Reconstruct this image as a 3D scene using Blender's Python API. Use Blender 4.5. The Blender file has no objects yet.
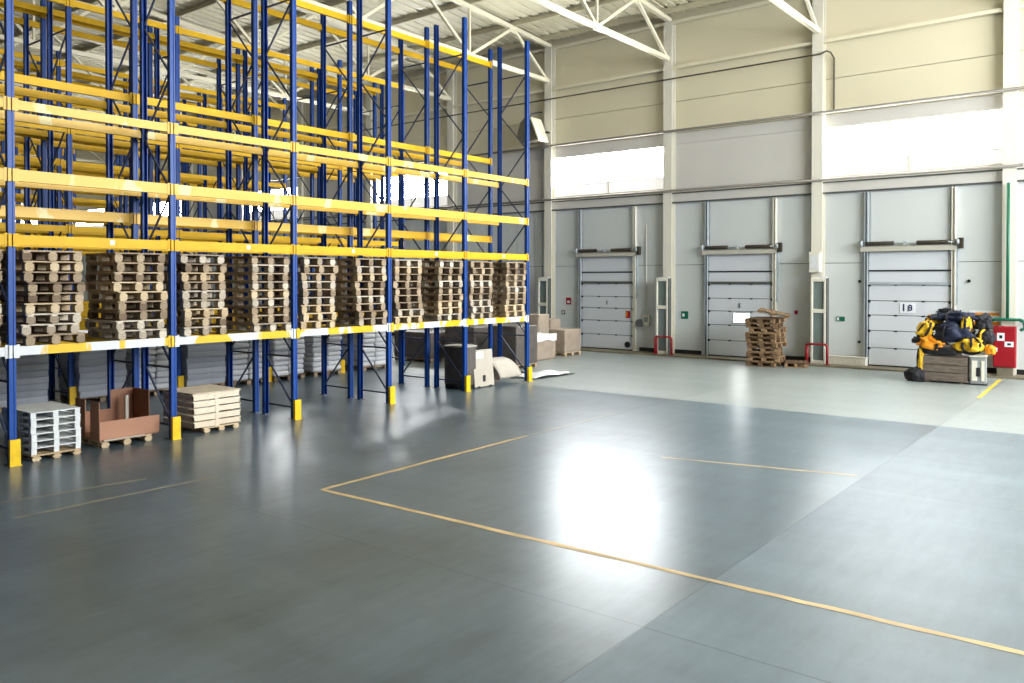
import bpy, bmesh, math, random
from mathutils import Vector, Matrix, noise
random.seed(7)
S = bpy.context.scene
C = S.collection
PI = math.pi
ORD = ['zeroth', 'first', 'second', 'third', 'fourth', 'fifth', 'sixth', 'seventh', 'eighth', 'ninth', 'tenth', 'eleventh', 'twelfth']

# ------------------------------------------------------------------ materials
def srgb(r, g, b):
    f = lambda c: (c / 255 / 12.92) if c / 255 <= .04045 else ((c / 255 + .055) / 1.055) ** 2.4
    return (f(r), f(g), f(b), 1)

def nodes_of(name):
    m = bpy.data.materials.new(name); m.use_nodes = True
    nt = m.node_tree
    return m, nt, nt.nodes['Principled BSDF']

def mk(name, col, rough=.5, metal=0, var=0, scale=6.0, spec=.5, objvar=None, bump=0, stretch=None):
    """plain surface with procedural noise variation; objvar = second colour mixed in by a per-object random"""
    m, nt, b = nodes_of(name)
    N, L = nt.nodes, nt.links
    b.inputs['Roughness'].default_value = rough
    b.inputs['Metallic'].default_value = metal
    b.inputs['Specular IOR Level'].default_value = spec
    src = N.new('ShaderNodeRGB'); src.outputs[0].default_value = col
    out = src.outputs[0]
    if objvar:
        oi = N.new('ShaderNodeObjectInfo'); mx = N.new('ShaderNodeMix'); mx.data_type = 'RGBA'
        L.new(oi.outputs['Random'], mx.inputs[0]); L.new(out, mx.inputs[6]); mx.inputs[7].default_value = objvar
        out = mx.outputs[2]
    if var or bump:
        tc = N.new('ShaderNodeTexCoord'); mp = N.new('ShaderNodeMapping'); nz = N.new('ShaderNodeTexNoise')
        nz.inputs['Scale'].default_value = scale; nz.inputs['Detail'].default_value = 5
        L.new(tc.outputs['Object'], mp.inputs[0]); L.new(mp.outputs[0], nz.inputs['Vector'])
        if stretch: mp.inputs['Scale'].default_value = stretch
        if var:
            mr = N.new('ShaderNodeMapRange'); mr.inputs['From Min'].default_value = .3; mr.inputs['From Max'].default_value = .7
            mr.inputs['To Min'].default_value = 1 - var; mr.inputs['To Max'].default_value = 1 + var
            L.new(nz.outputs['Fac'], mr.inputs['Value'])
            mu = N.new('ShaderNodeVectorMath'); mu.operation = 'SCALE'
            L.new(out, mu.inputs[0]); L.new(mr.outputs[0], mu.inputs['Scale']); out = mu.outputs[0]
        if bump:
            bp = N.new('ShaderNodeBump'); bp.inputs['Strength'].default_value = bump
            L.new(nz.outputs['Fac'], bp.inputs['Height']); L.new(bp.outputs[0], b.inputs['Normal'])
    L.new(out, b.inputs['Base Color'])
    return m

def mk_emit(name, col, strength):
    m, nt, b = nodes_of(name)
    b.inputs['Base Color'].default_value = col
    b.inputs['Emission Color'].default_value = col
    b.inputs['Emission Strength'].default_value = strength
    m.cycles.emission_sampling = 'FRONT'
    return m

def mk_glare_worn(name, base, worn, thr, rough):
    """painted beam with pale patches along its length, window glare and wear put into the colour"""
    m, nt, b = nodes_of(name)
    N, L = nt.nodes, nt.links
    tc = N.new('ShaderNodeTexCoord'); mp = N.new('ShaderNodeMapping'); mp.inputs['Scale'].default_value = (1, 1.3, .6)
    oi = N.new('ShaderNodeObjectInfo'); cm = N.new('ShaderNodeCombineXYZ'); ml = N.new('ShaderNodeMath'); ml.operation = 'MULTIPLY'
    ml.inputs[1].default_value = 90; L.new(oi.outputs['Random'], ml.inputs[0]); L.new(ml.outputs[0], cm.inputs[1])
    ad = N.new('ShaderNodeVectorMath'); L.new(tc.outputs['Object'], ad.inputs[0]); L.new(cm.outputs[0], ad.inputs[1])
    L.new(ad.outputs[0], mp.inputs[0])
    nz = N.new('ShaderNodeTexNoise'); nz.inputs['Scale'].default_value = 1.1; nz.inputs['Detail'].default_value = 4
    L.new(mp.outputs[0], nz.inputs['Vector'])
    rp = N.new('ShaderNodeValToRGB'); rp.color_ramp.elements[0].position = thr - .015; rp.color_ramp.elements[1].position = thr + .015
    rp.color_ramp.elements[0].color = worn; rp.color_ramp.elements[1].color = base  # the pale tone stands for window glare as well as wear
    L.new(nz.outputs['Fac'], rp.inputs[0]); L.new(rp.outputs[0], b.inputs['Base Color'])
    b.inputs['Roughness'].default_value = rough
    return m

M = {}
M['blue'] = mk('blue_paint', srgb(14, 72, 154), .4, 0, .08, 3, .35)
M['steel'] = mk('dull_steel', srgb(120, 124, 128), .4, .6, .1)
M['brace'] = mk('dark_brace_paint', srgb(58, 66, 88), .45)
M['yellow'] = mk('yellow_beam_paint', srgb(230, 180, 0), .5, 0, .08, 2, .3)
M['yellow_glare_worn'] = mk_glare_worn('glare_worn_yellow_beam_paint', srgb(238, 192, 0), srgb(224, 226, 228), .5, .4)  # white patches: window glare painted in, mixed with wear
M['yellow_half'] = mk_glare_worn('glare_scuffed_yellow_beam_paint', srgb(230, 180, 0), srgb(236, 216, 140), .4, .4)  # pale patches imitate window glare on the upper beams, besides scuffs
M['guard'] = mk('yellow_guard_paint', srgb(246, 200, 10), .4, 0, .12, 9)
M['wood_old'] = mk('weathered_wood', srgb(190, 168, 138), .8, 0, .3, 7, objvar=srgb(112, 92, 72), stretch=(1, 4, 6))
M['wood_grey'] = mk('grey_wood', srgb(222, 210, 190), .8, 0, .25, 7, objvar=srgb(150, 132, 110), stretch=(1, 4, 6))
M['wood_new'] = mk('pale_wood', srgb(214, 192, 156), .75, 0, .2, 7, objvar=srgb(186, 160, 124), stretch=(1, 4, 6))
M['wood_pale'] = mk('bleached_wood', srgb(240, 228, 204), .7, 0, .14, 5, objvar=srgb(226, 206, 178), stretch=(1, 3, 6))
M['wood_brown'] = mk('brown_wood', srgb(160, 130, 94), .75, 0, .3, 6, objvar=srgb(108, 82, 56), stretch=(2, 2, 6))
M['plank_grey'] = mk('dirty_grey_planks', srgb(116, 104, 92), .8, 0, .3, 5, stretch=(1, 1, 5))
M['plastic_white'] = mk('white_plastic', srgb(226, 228, 226), .5, 0, .05)
M['fibre'] = mk('brown_fibreboard', srgb(150, 104, 78), .7, 0, .08, 3)
M['fibre_light'] = mk('light_brown_fibreboard', srgb(176, 128, 100), .7, 0, .06, 3)
M['carton_grey'] = mk('grey_carton', srgb(188, 192, 202), .65, 0, .1, 4, objvar=srgb(168, 172, 184))
M['sack'] = mk('white_sack', srgb(232, 232, 234), .6, 0, .06, 5, objvar=srgb(208, 210, 216))
M['dark_wrap'] = mk('dark_wrapped_carton', srgb(92, 84, 78), .45, 0, .25, 4)
M['carton'] = mk('brown_carton', srgb(164, 148, 130), .6, 0, .12, 4)
M['carton_pale'] = mk('pale_carton', srgb(192, 182, 166), .55, 0, .07, 3)
M['film_white'] = mk('white_film', srgb(236, 236, 232), .35, 0, .06, 3)
M['film_dark'] = mk('black_film', srgb(34, 38, 44), .35)
M['wall_low'] = mk('pale_grey_wall_panel', srgb(214, 218, 216), .5, 0, .025, .5)
M['wall_mid'] = mk('off_white_wall_panel', srgb(218, 214, 206), .5, 0, .025, .5)
M['wall_top'] = mk('cream_wall_panel', srgb(230, 220, 190), .55, 0, .03, .4)
M['cream'] = mk('cream_steel', srgb(240, 232, 204), .45, 0, .03, 1)
M['white_steel'] = mk('white_column_paint', srgb(238, 233, 216), .4, 0, .03, 1)
M['seam_shade'] = mk('dark_seam_shade', srgb(86, 88, 84), .7)  # real joints, and the painted shadow lines of the wall girt
M['roof'] = mk('grey_roof_deck', srgb(224, 216, 188), .5, 0, .08, .3)
M['purlin'] = mk('purlin_paint', srgb(214, 204, 174), .5)
M['door'] = mk('white_door_panel', srgb(218, 222, 226), .42, 0, .02, 1)
M['galv'] = mk('galvanised_track', srgb(186, 194, 198), .4, .2, .1, 4)
M['beige'] = mk('beige_beam', srgb(196, 192, 178), .5)
M['spring'] = mk('dark_spring', srgb(70, 64, 52), .5, .4)
M['rubber'] = mk('black_rubber', srgb(26, 28, 30), .6)
M['pipe'] = mk('dark_pipe', srgb(112, 106, 96), .5)
M['cable'] = mk('dark_cable', srgb(74, 68, 56), .6)
M['kerb'] = mk('dirty_kerb_concrete', srgb(126, 118, 98), .7, 0, .25, 2)
M['red'] = mk('red_paint', srgb(160, 14, 30), .45, 0, .06, 3)
M['red_dark'] = mk('dark_red_paint', srgb(150, 28, 36), .45)
M['green'] = mk('green_paint', srgb(10, 104, 78), .4)
M['sign_white'] = mk('white_sign', srgb(244, 246, 250), .4)
M['navy'] = mk('navy_cloth', srgb(22, 31, 56), .7, 0, .35, 7)
M['black_cloth'] = mk('black_cloth', srgb(20, 20, 26), .75, 0, .2, 8)
M['orange'] = mk('orange_cloth', srgb(240, 150, 16), .6, 0, .12, 6)
M['gold'] = mk('yellow_cloth', srgb(226, 178, 24), .6, 0, .2, 9)
M['glass_dark'] = mk('grey_green_glass', srgb(120, 134, 130), .15)
M['grille'] = mk('grey_grille', srgb(150, 154, 152), .5)
M['heater'] = mk('dark_olive_housing', srgb(110, 104, 86), .5)
M['wall_dark'] = mk('unseen_bounce_damping_wall', srgb(74, 74, 72), .7)  # for unseen walls, darkened to weaken bounced light
M['navy_ink'] = mk('navy_ink', srgb(28, 36, 74), .6)
M['tape'] = mk('worn_tan_floor_tape', srgb(206, 178, 128), .55, 0, .25, 2)
M['tape_faint'] = mk('faded_floor_tape', srgb(156, 150, 130), .5, 0, .2, 3)
M['tape_yellow'] = mk('yellow_floor_tape', srgb(226, 190, 60), .5, 0, .15, 3)
M['bright'] = mk_emit('daylit_window', (.95, .98, 1, 1), 32)
M['dim'] = mk_emit('frosted_window', (1, .985, .95, 1), .38)
M['bright_small'] = mk_emit('daylit_small_window', (1, .99, .97, 1), 14)

def floor_mat():
    m, nt, b = nodes_of('polished_concrete')
    N, L = nt.nodes, nt.links
    tc = N.new('ShaderNodeTexCoord'); sx = N.new('ShaderNodeSeparateXYZ'); L.new(tc.outputs['Object'], sx.inputs[0])
    def math_(op, a, bb=None, clamp=False):
        n = N.new('ShaderNodeMath'); n.operation = op; n.use_clamp = clamp
        for i, v in enumerate((a, bb)):
            if v is None: continue
            if isinstance(v, (int, float)): n.inputs[i].default_value = v
            else: L.new(v, n.inputs[i])
        return n.outputs[0]
    def noise_(scale, detail, stretch=(1, 1, 1), rough=.55):
        mp = N.new('ShaderNodeMapping'); mp.inputs['Scale'].default_value = stretch
        L.new(tc.outputs['Object'], mp.inputs[0])
        n = N.new('ShaderNodeTexNoise'); n.inputs['Scale'].default_value = scale; n.inputs['Detail'].default_value = detail
        n.inputs['Roughness'].default_value = rough
        L.new(mp.outputs[0], n.inputs['Vector']); return n.outputs['Fac']
    u = math_('DIVIDE', math_('ADD', sx.outputs[0], 3.5), 5.95)
    v = math_('DIVIDE', math_('SUBTRACT', sx.outputs[1], 6.3), 6.2)
    def joint(t, size):
        fr = math_('FRACT', t)
        d = math_('MINIMUM', fr, math_('SUBTRACT', 1.0, fr))
        return math_('LESS_THAN', math_('MULTIPLY', d, size), .011)
    jt = math_('MAXIMUM', joint(u, 5.95), joint(v, 6.2))
    cid = N.new('ShaderNodeCombineXYZ'); L.new(math_('FLOOR', u), cid.inputs[0]); L.new(math_('FLOOR', v), cid.inputs[1])
    wn = N.new('ShaderNodeTexWhiteNoise'); wn.noise_dimensions = '3D'; L.new(cid.outputs[0], wn.inputs['Vector'])
    slab = wn.outputs['Value']
    big = noise_(.16, 4, (1, .6, 1)); mid = noise_(.9, 6, (1.6, .5, 1)); fine = noise_(7, 5, (1.5, .7, 1))
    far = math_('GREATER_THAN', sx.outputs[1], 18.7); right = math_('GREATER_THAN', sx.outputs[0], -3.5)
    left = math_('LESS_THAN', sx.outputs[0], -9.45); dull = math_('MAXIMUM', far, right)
    streak = noise_(.5, 6, (.35, 2.2, 1)); scuff = noise_(2.2, 7, (2.5, .5, 1), .7)
    val = math_('ADD', .58, math_('MULTIPLY', slab, .16))
    val = math_('ADD', val, math_('MULTIPLY', big, .34))
    val = math_('ADD', val, math_('MULTIPLY', mid, .22))
    val = math_('ADD', val, math_('MULTIPLY', fine, .10))
    val = math_('ADD', val, math_('MULTIPLY', math_('SUBTRACT', streak, .5), .7))
    val = math_('ADD', val, math_('MULTIPLY', math_('SUBTRACT', scuff, .5), .7))
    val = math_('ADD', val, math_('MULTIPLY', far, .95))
    stain = N.new('ShaderNodeMapRange'); stain.inputs['From Min'].default_value = .50; stain.inputs['From Max'].default_value = .57
    L.new(noise_(.22, 8, (1.1, .5, 1), .6), stain.inputs['Value'])
    val = math_('SUBTRACT', val, math_('MULTIPLY', math_('MULTIPLY', stain.outputs[0], math_('SUBTRACT', 1.0, dull)), .2))
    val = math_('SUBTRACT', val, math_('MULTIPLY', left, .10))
    val = math_('MULTIPLY', val, math_('SUBTRACT', 1.0, math_('MULTIPLY', jt, .35)))
    col = N.new('ShaderNodeVectorMath'); col.operation = 'SCALE'
    tint = N.new('ShaderNodeMix'); tint.data_type = 'RGBA'
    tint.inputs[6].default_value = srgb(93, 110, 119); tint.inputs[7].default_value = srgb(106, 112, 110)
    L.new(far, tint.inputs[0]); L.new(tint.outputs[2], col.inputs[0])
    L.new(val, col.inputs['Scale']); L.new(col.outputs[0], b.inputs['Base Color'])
    r = math_('ADD', .265, math_('MULTIPLY', mid, .06))
    r = math_('ADD', r, math_('MULTIPLY', dull, .06))
    r = math_('ADD', r, math_('MULTIPLY', right, .10))
    L.new(r, b.inputs['Roughness'])
    b.inputs['Specular IOR Level'].default_value = .7
    return m
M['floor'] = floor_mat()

# ------------------------------------------------------------------ mesh helpers
class MB:
    def __init__(s): s.v, s.f, s.m, s.sm = [], [], [], []
    def quad_box(s, p, m=0):
        b = len(s.v); s.v += [tuple(q) for q in p]
        for f in ((0, 3, 2, 1), (4, 5, 6, 7), (0, 1, 5, 4), (1, 2, 6, 5), (2, 3, 7, 6), (3, 0, 4, 7)):
            s.f.append(tuple(b + i for i in f)); s.m.append(m); s.sm.append(False)
    def box(s, x0, x1, y0, y1, z0, z1, m=0):
        s.quad_box([(x0, y0, z0), (x1, y0, z0), (x1, y1, z0), (x0, y1, z0), (x0, y0, z1), (x1, y0, z1), (x1, y1, z1), (x0, y1, z1)], m)
        return s
    def bar(s, p, q, w, h, m=0, up=(0, 0, 1)):
        p, q = Vector(p), Vector(q); d = (q - p).normalized(); u = Vector(up)
        if abs(d.dot(u)) > .98: u = Vector((1, 0, 0))
        r = d.cross(u).normalized(); u = r.cross(d).normalized()
        r *= w / 2; u *= h / 2
        s.quad_box([p - r - u, p + r - u, q + r - u, q - r - u, p - r + u, p + r + u, q + r + u, q - r + u], m)
        return s
    def tube(s, pts, r, n=10, m=0, caps=True):
        pts = [Vector(p) for p in pts]; rings = []
        for i, p in enumerate(pts):
            d = ((pts[i] - pts[i - 1]).normalized() if i else Vector()) + ((pts[i + 1] - p).normalized() if i < len(pts) - 1 else Vector())
            d.normalize(); u = Vector((0, 0, 1)) if abs(d.z) < .9 else Vector((1, 0, 0))
            a = d.cross(u).normalized(); c = a.cross(d).normalized()
            b = len(s.v); rr = r[i] if isinstance(r, (list, tuple)) else r
            for k in range(n):
                t = 2 * PI * k / n; s.v.append(tuple(p + (a * math.cos(t) + c * math.sin(t)) * rr))
            rings.append(b)
        for a, b in zip(rings, rings[1:]):
            for k in range(n):
                s.f.append((a + k, a + (k + 1) % n, b + (k + 1) % n, b + k)); s.m.append(m); s.sm.append(True)
        if caps:
            s.f.append(tuple(rings[0] + k for k in range(n))[::-1]); s.m.append(m); s.sm.append(False)
            s.f.append(tuple(rings[-1] + k for k in range(n))); s.m.append(m); s.sm.append(False)
        return s
    def prism(s, poly, z0, z1, m=0, axis='z'):
        """poly in the plane normal to axis, extruded along it"""
        b = len(s.v); n = len(poly)
        for z in (z0, z1):
            for a, c in poly:
                s.v.append((a, c, z) if axis == 'z' else ((a, z, c) if axis == 'y' else (z, a, c)))
        for k in range(n):
            s.f.append((b + k, b + (k + 1) % n, b + n + (k + 1) % n, b + n + k)); s.m.append(m); s.sm.append(False)
        s.f.append(tuple(range(b, b + n))[::-1]); s.m.append(m); s.sm.append(False)
        s.f.append(tuple(range(b + n, b + 2 * n))); s.m.append(m); s.sm.append(False)
        return s
    def grid(s, fn, nu, nv, m=0, smooth=True):
        b = len(s.v)
        for i in range(nu + 1):
            for j in range(nv + 1): s.v.append(tuple(fn(i / nu, j / nv)))
        for i in range(nu):
            for j in range(nv):
                a = b + i * (nv + 1) + j
                s.f.append((a, a + nv + 1, a + nv + 2, a + 1)); s.m.append(m); s.sm.append(smooth)
        return s
    def mesh(s, name, mats):
        me = bpy.data.meshes.new(name); me.from_pydata(s.v, [], s.f)
        for mt in (mats if isinstance(mats, (list, tuple)) else [mats]): me.materials.append(M[mt] if isinstance(mt, str) else mt)
        me.polygons.foreach_set('material_index', s.m); me.polygons.foreach_set('use_smooth', s.sm)
        bm = bmesh.new(); bm.from_mesh(me); bmesh.ops.recalc_face_normals(bm, faces=bm.faces); bm.to_mesh(me); bm.free()
        return me
    def build(s, name, mats, parent=None, loc=(0, 0, 0)):
        return put(name, s.mesh(name, mats), parent, loc)

def put(name, data, parent=None, loc=(0, 0, 0)):
    o = bpy.data.objects.new(name, data); C.objects.link(o); o.location = loc
    if parent: o.parent = parent
    return o

def bevel(o, w=.01, seg=2):
    md = o.modifiers.new('bevel', 'BEVEL'); md.width = w; md.segments = seg; md.limit_method = 'ANGLE'
    return o

def thing(name, label, cat, loc=(0, 0, 0), rz=0, group=None):
    o = put(name, None, None, loc); o.empty_display_size = .1; o.rotation_euler = (0, 0, rz)
    return tag(o, label, cat, group)

def tag(o, label, cat, group=None, kind=None):
    o['label'] = label; o['category'] = cat
    n = len(label.split())
    if not 4 <= n <= 16: print('LABEL LENGTH', n, label)
    if group: o['group'] = group
    if kind: o['kind'] = kind
    return o

def struct(o):
    o['kind'] = 'structure'; return o

KIDS = {}
def dup(o, loc=None, rot=None, label=None, group=None, parent=None):
    c = o.copy(); C.objects.link(c)
    if parent is not None: c.parent = parent
    if loc is not None: c.location = loc
    if rot is not None: c.rotation_euler = rot
    if label: tag(c, label, o['category'], group or o.get('group'))
    for ch in list(o.children): dup(ch, parent=c)
    return c

# ------------------------------------------------------------------ setting
W = 29.7                                   # inner face of the dock wall
COL = lambda i: -15.28 + 5.858 * (i - 1)   # column lines: 0 = A, 1 = B, 2 = C, 3 = D
XL, XR = -76.0, 12.0
YB = -16.0
def roof_z(y): return 13.42 + .062 * (W - y) if y > 6.85 else 13.42 + .062 * (W - 6.85) - .062 * (6.85 - y)

struct(MB().box(XL, XR + 14, YB, W + .3, -.25, 0).build('floor', 'floor'))

# dock wall: stacked panel rows with fine dark seams, bright strip windows in every second bay
wl = MB()
wl.box(XL, XR, W + .2, W + .3, 0, 13.75, 3)
def panel_rows(x0, x1, glazed):
    rows = [(0, 3.58, 0), (3.6, 6.05, 0), (6.05, 6.62, 1)]
    rows += [] if glazed else [(6.63, 8.40, 1)]
    rows += [(8.41, 8.85, 1), (8.87, 10.09, 2), (10.11, 11.4, 2), (11.42, 13.72, 2)]
    for z0, z1, m in rows:
        if x0 < -22 and z1 < 6.5:                          # narrow ribbed sheet behind the racks
            k = 12; st = (x1 - x0) / k
            for q in range(k): wl.box(x0 + q * st + .012, x0 + (q + 1) * st - .012, W, W + .2, z0, z1, m)
        else: wl.box(x0 + .004, x1 - .004, W, W + .2, z0, z1, m)
    if glazed:
        wl.box(x0, x0 + .1, W, W + .2, 6.62, 8.41, 1); wl.box(x1 - .1, x1, W, W + .2, 6.62, 8.41, 1)
bays = list(range(-11, 5))
for i in bays:
    x0, x1 = COL(i), COL(i + 1)
    panel_rows(x0, x1, i % 2 == 0)
struct(wl.build('wall_back', ['wall_low', 'wall_mid', 'wall_top', 'seam_shade']))
n = 0
for i in bays:
    if i % 2: continue
    n += 1
    x0, x1 = COL(i) + .1, COL(i + 1) - .1
    w = struct(put('window_%d' % n, None, None, ((x0 + x1) / 2, W, 6.62)))
    hw = (x1 - x0) / 2
    fr = MB()
    fr.box(-hw, hw, .0, .1, 0, .05).box(-hw, hw, .0, .1, 1.74, 1.79).box(-hw, -hw + .05, .0, .1, .05, 1.74).box(hw - .05, hw, .0, .1, .05, 1.74)
    fr.box(-hw + .05, hw - .05, .02, .1, .5, .54)
    fr.box(-.03, .03, .0, .1, .05, 1.74)
    fr.build('frame', 'white_steel', w)
    for a, b in ((-hw + .05, -.03), (.03, hw - .05)):
        MB().box(a, b, .05, .07, .54, 1.74).build('pane', 'bright', w); MB().box(a, b, .05, .07, .05, .5).build('frosted_pane', 'dim', w)

struct(MB().box(XL - .3, XL, YB, W + .3, 0, 15.2).build('wall_left', 'wall_mid'))
struct(MB().box(XL, XR + .3, YB - .3, YB, 0, 15.2).build('wall_near', 'wall_dark'))  # unseen wall, kept dark so the rack sides stay in shade
struct(MB().box(XR, XR + .3, YB, 9, 0, 15.2).box(XR, XR + .3, 9, W + .3, 0, 5.4).box(XR, XR + .3, 9, W + .3, 12.8, 13.8).build('wall_right', 'wall_dark'))  # unseen wall, its high opening shaped to send daylight down on the racks

# roof deck: shallow gable of ribbed sheet running down to the dock wall
rd = MB()
for k in range(int((XR - XL) / .5)):
    x = XL + k * .5
    for ya, yb in ((YB, 6.85), (6.85, W + .3)):
        za, zb = roof_z(ya) + .16, roof_z(yb) + .16
        rd.quad_box([(x, ya, za), (x + .3, ya, za), (x + .3, yb, zb), (x, yb, zb), (x, ya, za + .05), (x + .3, ya, za + .05), (x + .3, yb, zb + .05), (x, yb, zb + .05)])
        rd.quad_box([(x + .3, ya, za + .045), (x + .5, ya, za + .045), (x + .5, yb, zb + .045), (x + .3, yb, zb + .045), (x + .3, ya, za + .1), (x + .5, ya, za + .1), (x + .5, yb, zb + .1), (x + .3, yb, zb + .1)])
struct(rd.build('ceiling', 'roof'))
k = 0
for y in (29.0, 26.9, 24.1, 21.3, 18.5, 15.7, 12.9, 10.1, 7.3):
    k += 1
    z = roof_z(y)
    p = MB().box(XL, XR, y - .05, y + .05, z - .04, z + .15).box(XL, XR, y - .11, y + .11, z + .13, z + .155)
    struct(p.build('roof_beam', 'purlin'))

# columns (I sections) and roof trusses on every column line
def column_mesh():
    m = MB()
    m.box(-.19, .19, -.3, -.28, 0, 13.25).box(-.19, .19, -.02, 0, 0, 13.25).box(-.012, .012, -.28, -.02, 0, 13.25)
    m.box(-.24, .24, -.36, 0, .0, .03)
    return m
lowc = column_mesh().mesh('column', ['white_steel'])
for i in range(-8, 5):
    struct(put('column', lowc, None, (COL(i), W - .001, 0)))
def truss_mesh():
    m = MB()
    lo = 11.78
    m.bar((0, W - .3, lo), (0, 6.85, lo), .16, .16)
    top = lambda y: (0, y, roof_z(y) - .1)
    m.bar(top(W - .1), top(6.85), .16, .16)
    nodes_lo = [W - .35, 24.15, 18.55, 12.95, 7.35]; nodes_hi = [26.9, 21.35, 15.75, 10.15]
    for a, t in zip(nodes_lo, nodes_hi):
        m.bar((0, a, lo), top(t), .1, .11)
    for t, a in zip(nodes_hi, nodes_lo[1:]):
        m.bar(top(t), (0, a, lo), .1, .11)
    for a in nodes_lo[1:]:
        m.bar((0, a, lo), top(a), .08, .08)
        m.bar((0, a - .25, lo), (0, a + .25, lo), .02, .3)
    for t in nodes_hi:
        m.bar((0, t - .22, roof_z(t) - .12), (0, t + .22, roof_z(t) - .14), .02, .32)
    return m
tm = truss_mesh().mesh('roof_truss', ['cream'])
for i in range(-8, 4):
    struct(put('roof_truss', tm, None, (COL(i), 0, 0)))

# rails and girts along the dock wall
def run(name, x0, x1, y, z, r, mat): return struct(MB().tube([(x0, y, z), (x1, y, z)], r, 10).build(name, mat))
for i in range(-8, 4):
    a, b = COL(i) + .02, COL(i + 1) - .02
    struct(MB().bar((a, W - .12, 13.22), (b, W - .12, 13.22), .16, .12).build('wall_beam', 'cream'))
    struct(MB().bar((a, W - .12, 11.42), (b, W - .12, 11.42), .2, .11).build('wall_beam', 'cream'))
    struct(MB().box(a, b, W - .08, W, 6.1, 6.42).box(a, b, W - .1, W, 6.42, 6.47, 1).box(a, b, W - .1, W, 6.05, 6.1, 1).build('wall_beam', ['wall_mid', 'seam_shade']))  # dark strips along the girt edges stand for its shadow lines
tag(MB().tube([(-50, W - .36, 6.52), (-3.2, W - .36, 6.52)], .045, 10).build('pipe', 'pipe'), 'long dark pipe along the wall just below the bright windows', 'pipe')
tag(MB().tube([(-50, W - .36, 8.88), (2.4, W - .36, 8.88)], .05, 10).build('pipe', 'pipe'), 'long dark pipe along the wall just above the bright windows', 'pipe')
tag(MB().tube([(-50, W - .36, 10.94), (-9.3, W - .36, 10.94), (-9.1, W - .34, 11.02), (-8.98, W - .3, 10.96), (-8.93, W - .06, 10.8), (-8.93, W - .06, 10.1), (-8.93, W - .06, 9.0)], .03, 8).build('cable', 'cable'), 'thin dark cable high on the cream wall, ending in a drop', 'cable')

# kerb along the dock doors
struct(MB().box(-19.9, XR, W - .95, W, 0, .06).build('trim_1', 'kerb'))
bb = MB()
for x0, x1 in ((COL(-8), -19.75), (-16.7, -13.95), (-10.75, -8.05), (-4.9, 6)):
    bb.box(x0, x1, W - .02, W, .06 if x1 > -20 else 0, .22)
struct(bb.build('baseboard_back', 'rubber'))

# ------------------------------------------------------------------ dock doors
def dock_door(no, xc, window=None, sign=False):
    d = struct(put('door_%d' % no, None, None, (xc, W, 0)))
    zs = [.09, .68, 1.27, 1.80, 2.29, 2.84]
    for k in range(5):
        p = MB().box(-1.25, 1.25, -.07, -.02, zs[k] + .012, zs[k + 1] - .012)
        p.box(-1.25, 1.25, -.05, -.02, zs[k], zs[k + 1], 1)
        bevel(p.build('door_panel', ['door', 'seam_shade'], d), .006)
        for sx in (-1.25, 1.25):
            MB().box(sx - .05, sx + .05, -.1, -.06, zs[k + 1] - .06, zs[k + 1] + .02).build('hinge', 'rubber', d)
        for sx in (-.4, .45):
            MB().box(sx - .05, sx + .05, -.085, -.065, zs[k + 1] - .03, zs[k + 1] + .02).build('hinge', 'rubber', d)
    MB().box(-1.27, 1.27, -.09, -.02, .06, .1).build('bottom_seal', 'rubber', d)
    MB().box(-1.3, 1.3, -.12, -.02, 2.84, 2.93).build('lintel', 'galv' if no == 3 else 'seam_shade', d)
    MB().box(-1.25, 1.25, -.05, -.01, 2.93, 3.29).build('head_panel', 'door', d)
    MB().box(-1.27, 1.27, -.08, -.01, 3.29, 3.34).build('head_seal', 'rubber', d)
    MB().box(-1.25, 1.25, -.05, -.01, 3.34, 3.95).build('head_panel', 'door', d)
    MB().box(-1.22, 1.22, -.03, -.005, 4.15, 6.0).build('upper_panel', 'wall_low', d)
    for sx in (-1, 1):
        t = MB()
        t.box(sx * 1.34 - .05, sx * 1.34 + .05, -.06, 0, .06, 6.02)
        t.box(sx * 1.34 - .055, sx * 1.34 - .035, -.16, -.06, .06, 6.02).box(sx * 1.34 + .035, sx * 1.34 + .055, -.16, -.06, .06, 6.02)
        t.build('track', 'white_steel' if sx > 0 else 'galv', d)
        MB().box(sx * 1.43 - .04, sx * 1.43 + .04, -.1, 0, 2.2, 4.2).build('track_bracket', 'galv', d)
    MB().box(-1.5, 1.45, -.2, -.04, 3.97, 4.1).box(-1.5, 1.45, -.16, -.08, 4.1, 4.14).build('cross_beam', 'beige', d)
    MB().tube([(-1.55, -.16, 4.24), (1.6, -.16, 4.24)], .018, 8).build('shaft', 'galv', d)
    for a, b in ((-1.36, -.45), (.25, 1.2)):
        s = MB()
        s.tube([(a, -.16, 4.24), (b, -.16, 4.24)], .06, 12)
        for q in range(18):
            x = a + (b - a) * (q + .5) / 18
            s.tube([(x - .012, -.16, 4.24), (x + .012, -.16, 4.24)], .068, 12)
        s.build('torsion_spring', 'spring', d)
    MB().box(-.16, -.06, -.2, -.1, 4.16, 4.3).build('spring_anchor', 'galv', d)
    for sx in (-1.48, 1.48):
        MB().tube([(sx - .04, -.16, 4.24), (sx + .04, -.16, 4.24)], .11, 16).build('cable_drum', 'galv', d)
    MB().box(1.5, 1.62, -.24, -.06, 4.02, 4.36).build('drive_unit', 'spring', d)
    MB().box(-.02, .02, -.1, -.065, 1.95, 2.12).build('handle', 'steel', d)
    if window:
        MB().box(window[0], window[1], -.085, -.06, 1.36, 1.74, 0).build('window_frame', 'rubber', d)
        MB().box(window[0] + .03, window[1] - .03, -.09, -.075, 1.39, 1.71).build('pane', 'bright_small', d)
    if no == 1:
        m = MB().tube([(1.0, -.1, .3), (1.0, -.06, .3)], .13, 18); m.build('round_vent', 'rubber', d)
    return d
dock_door(1, -18.22)
dock_door(2, -12.355, (-.26, .42))
dock_door(3, -6.47, None, True)
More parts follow.
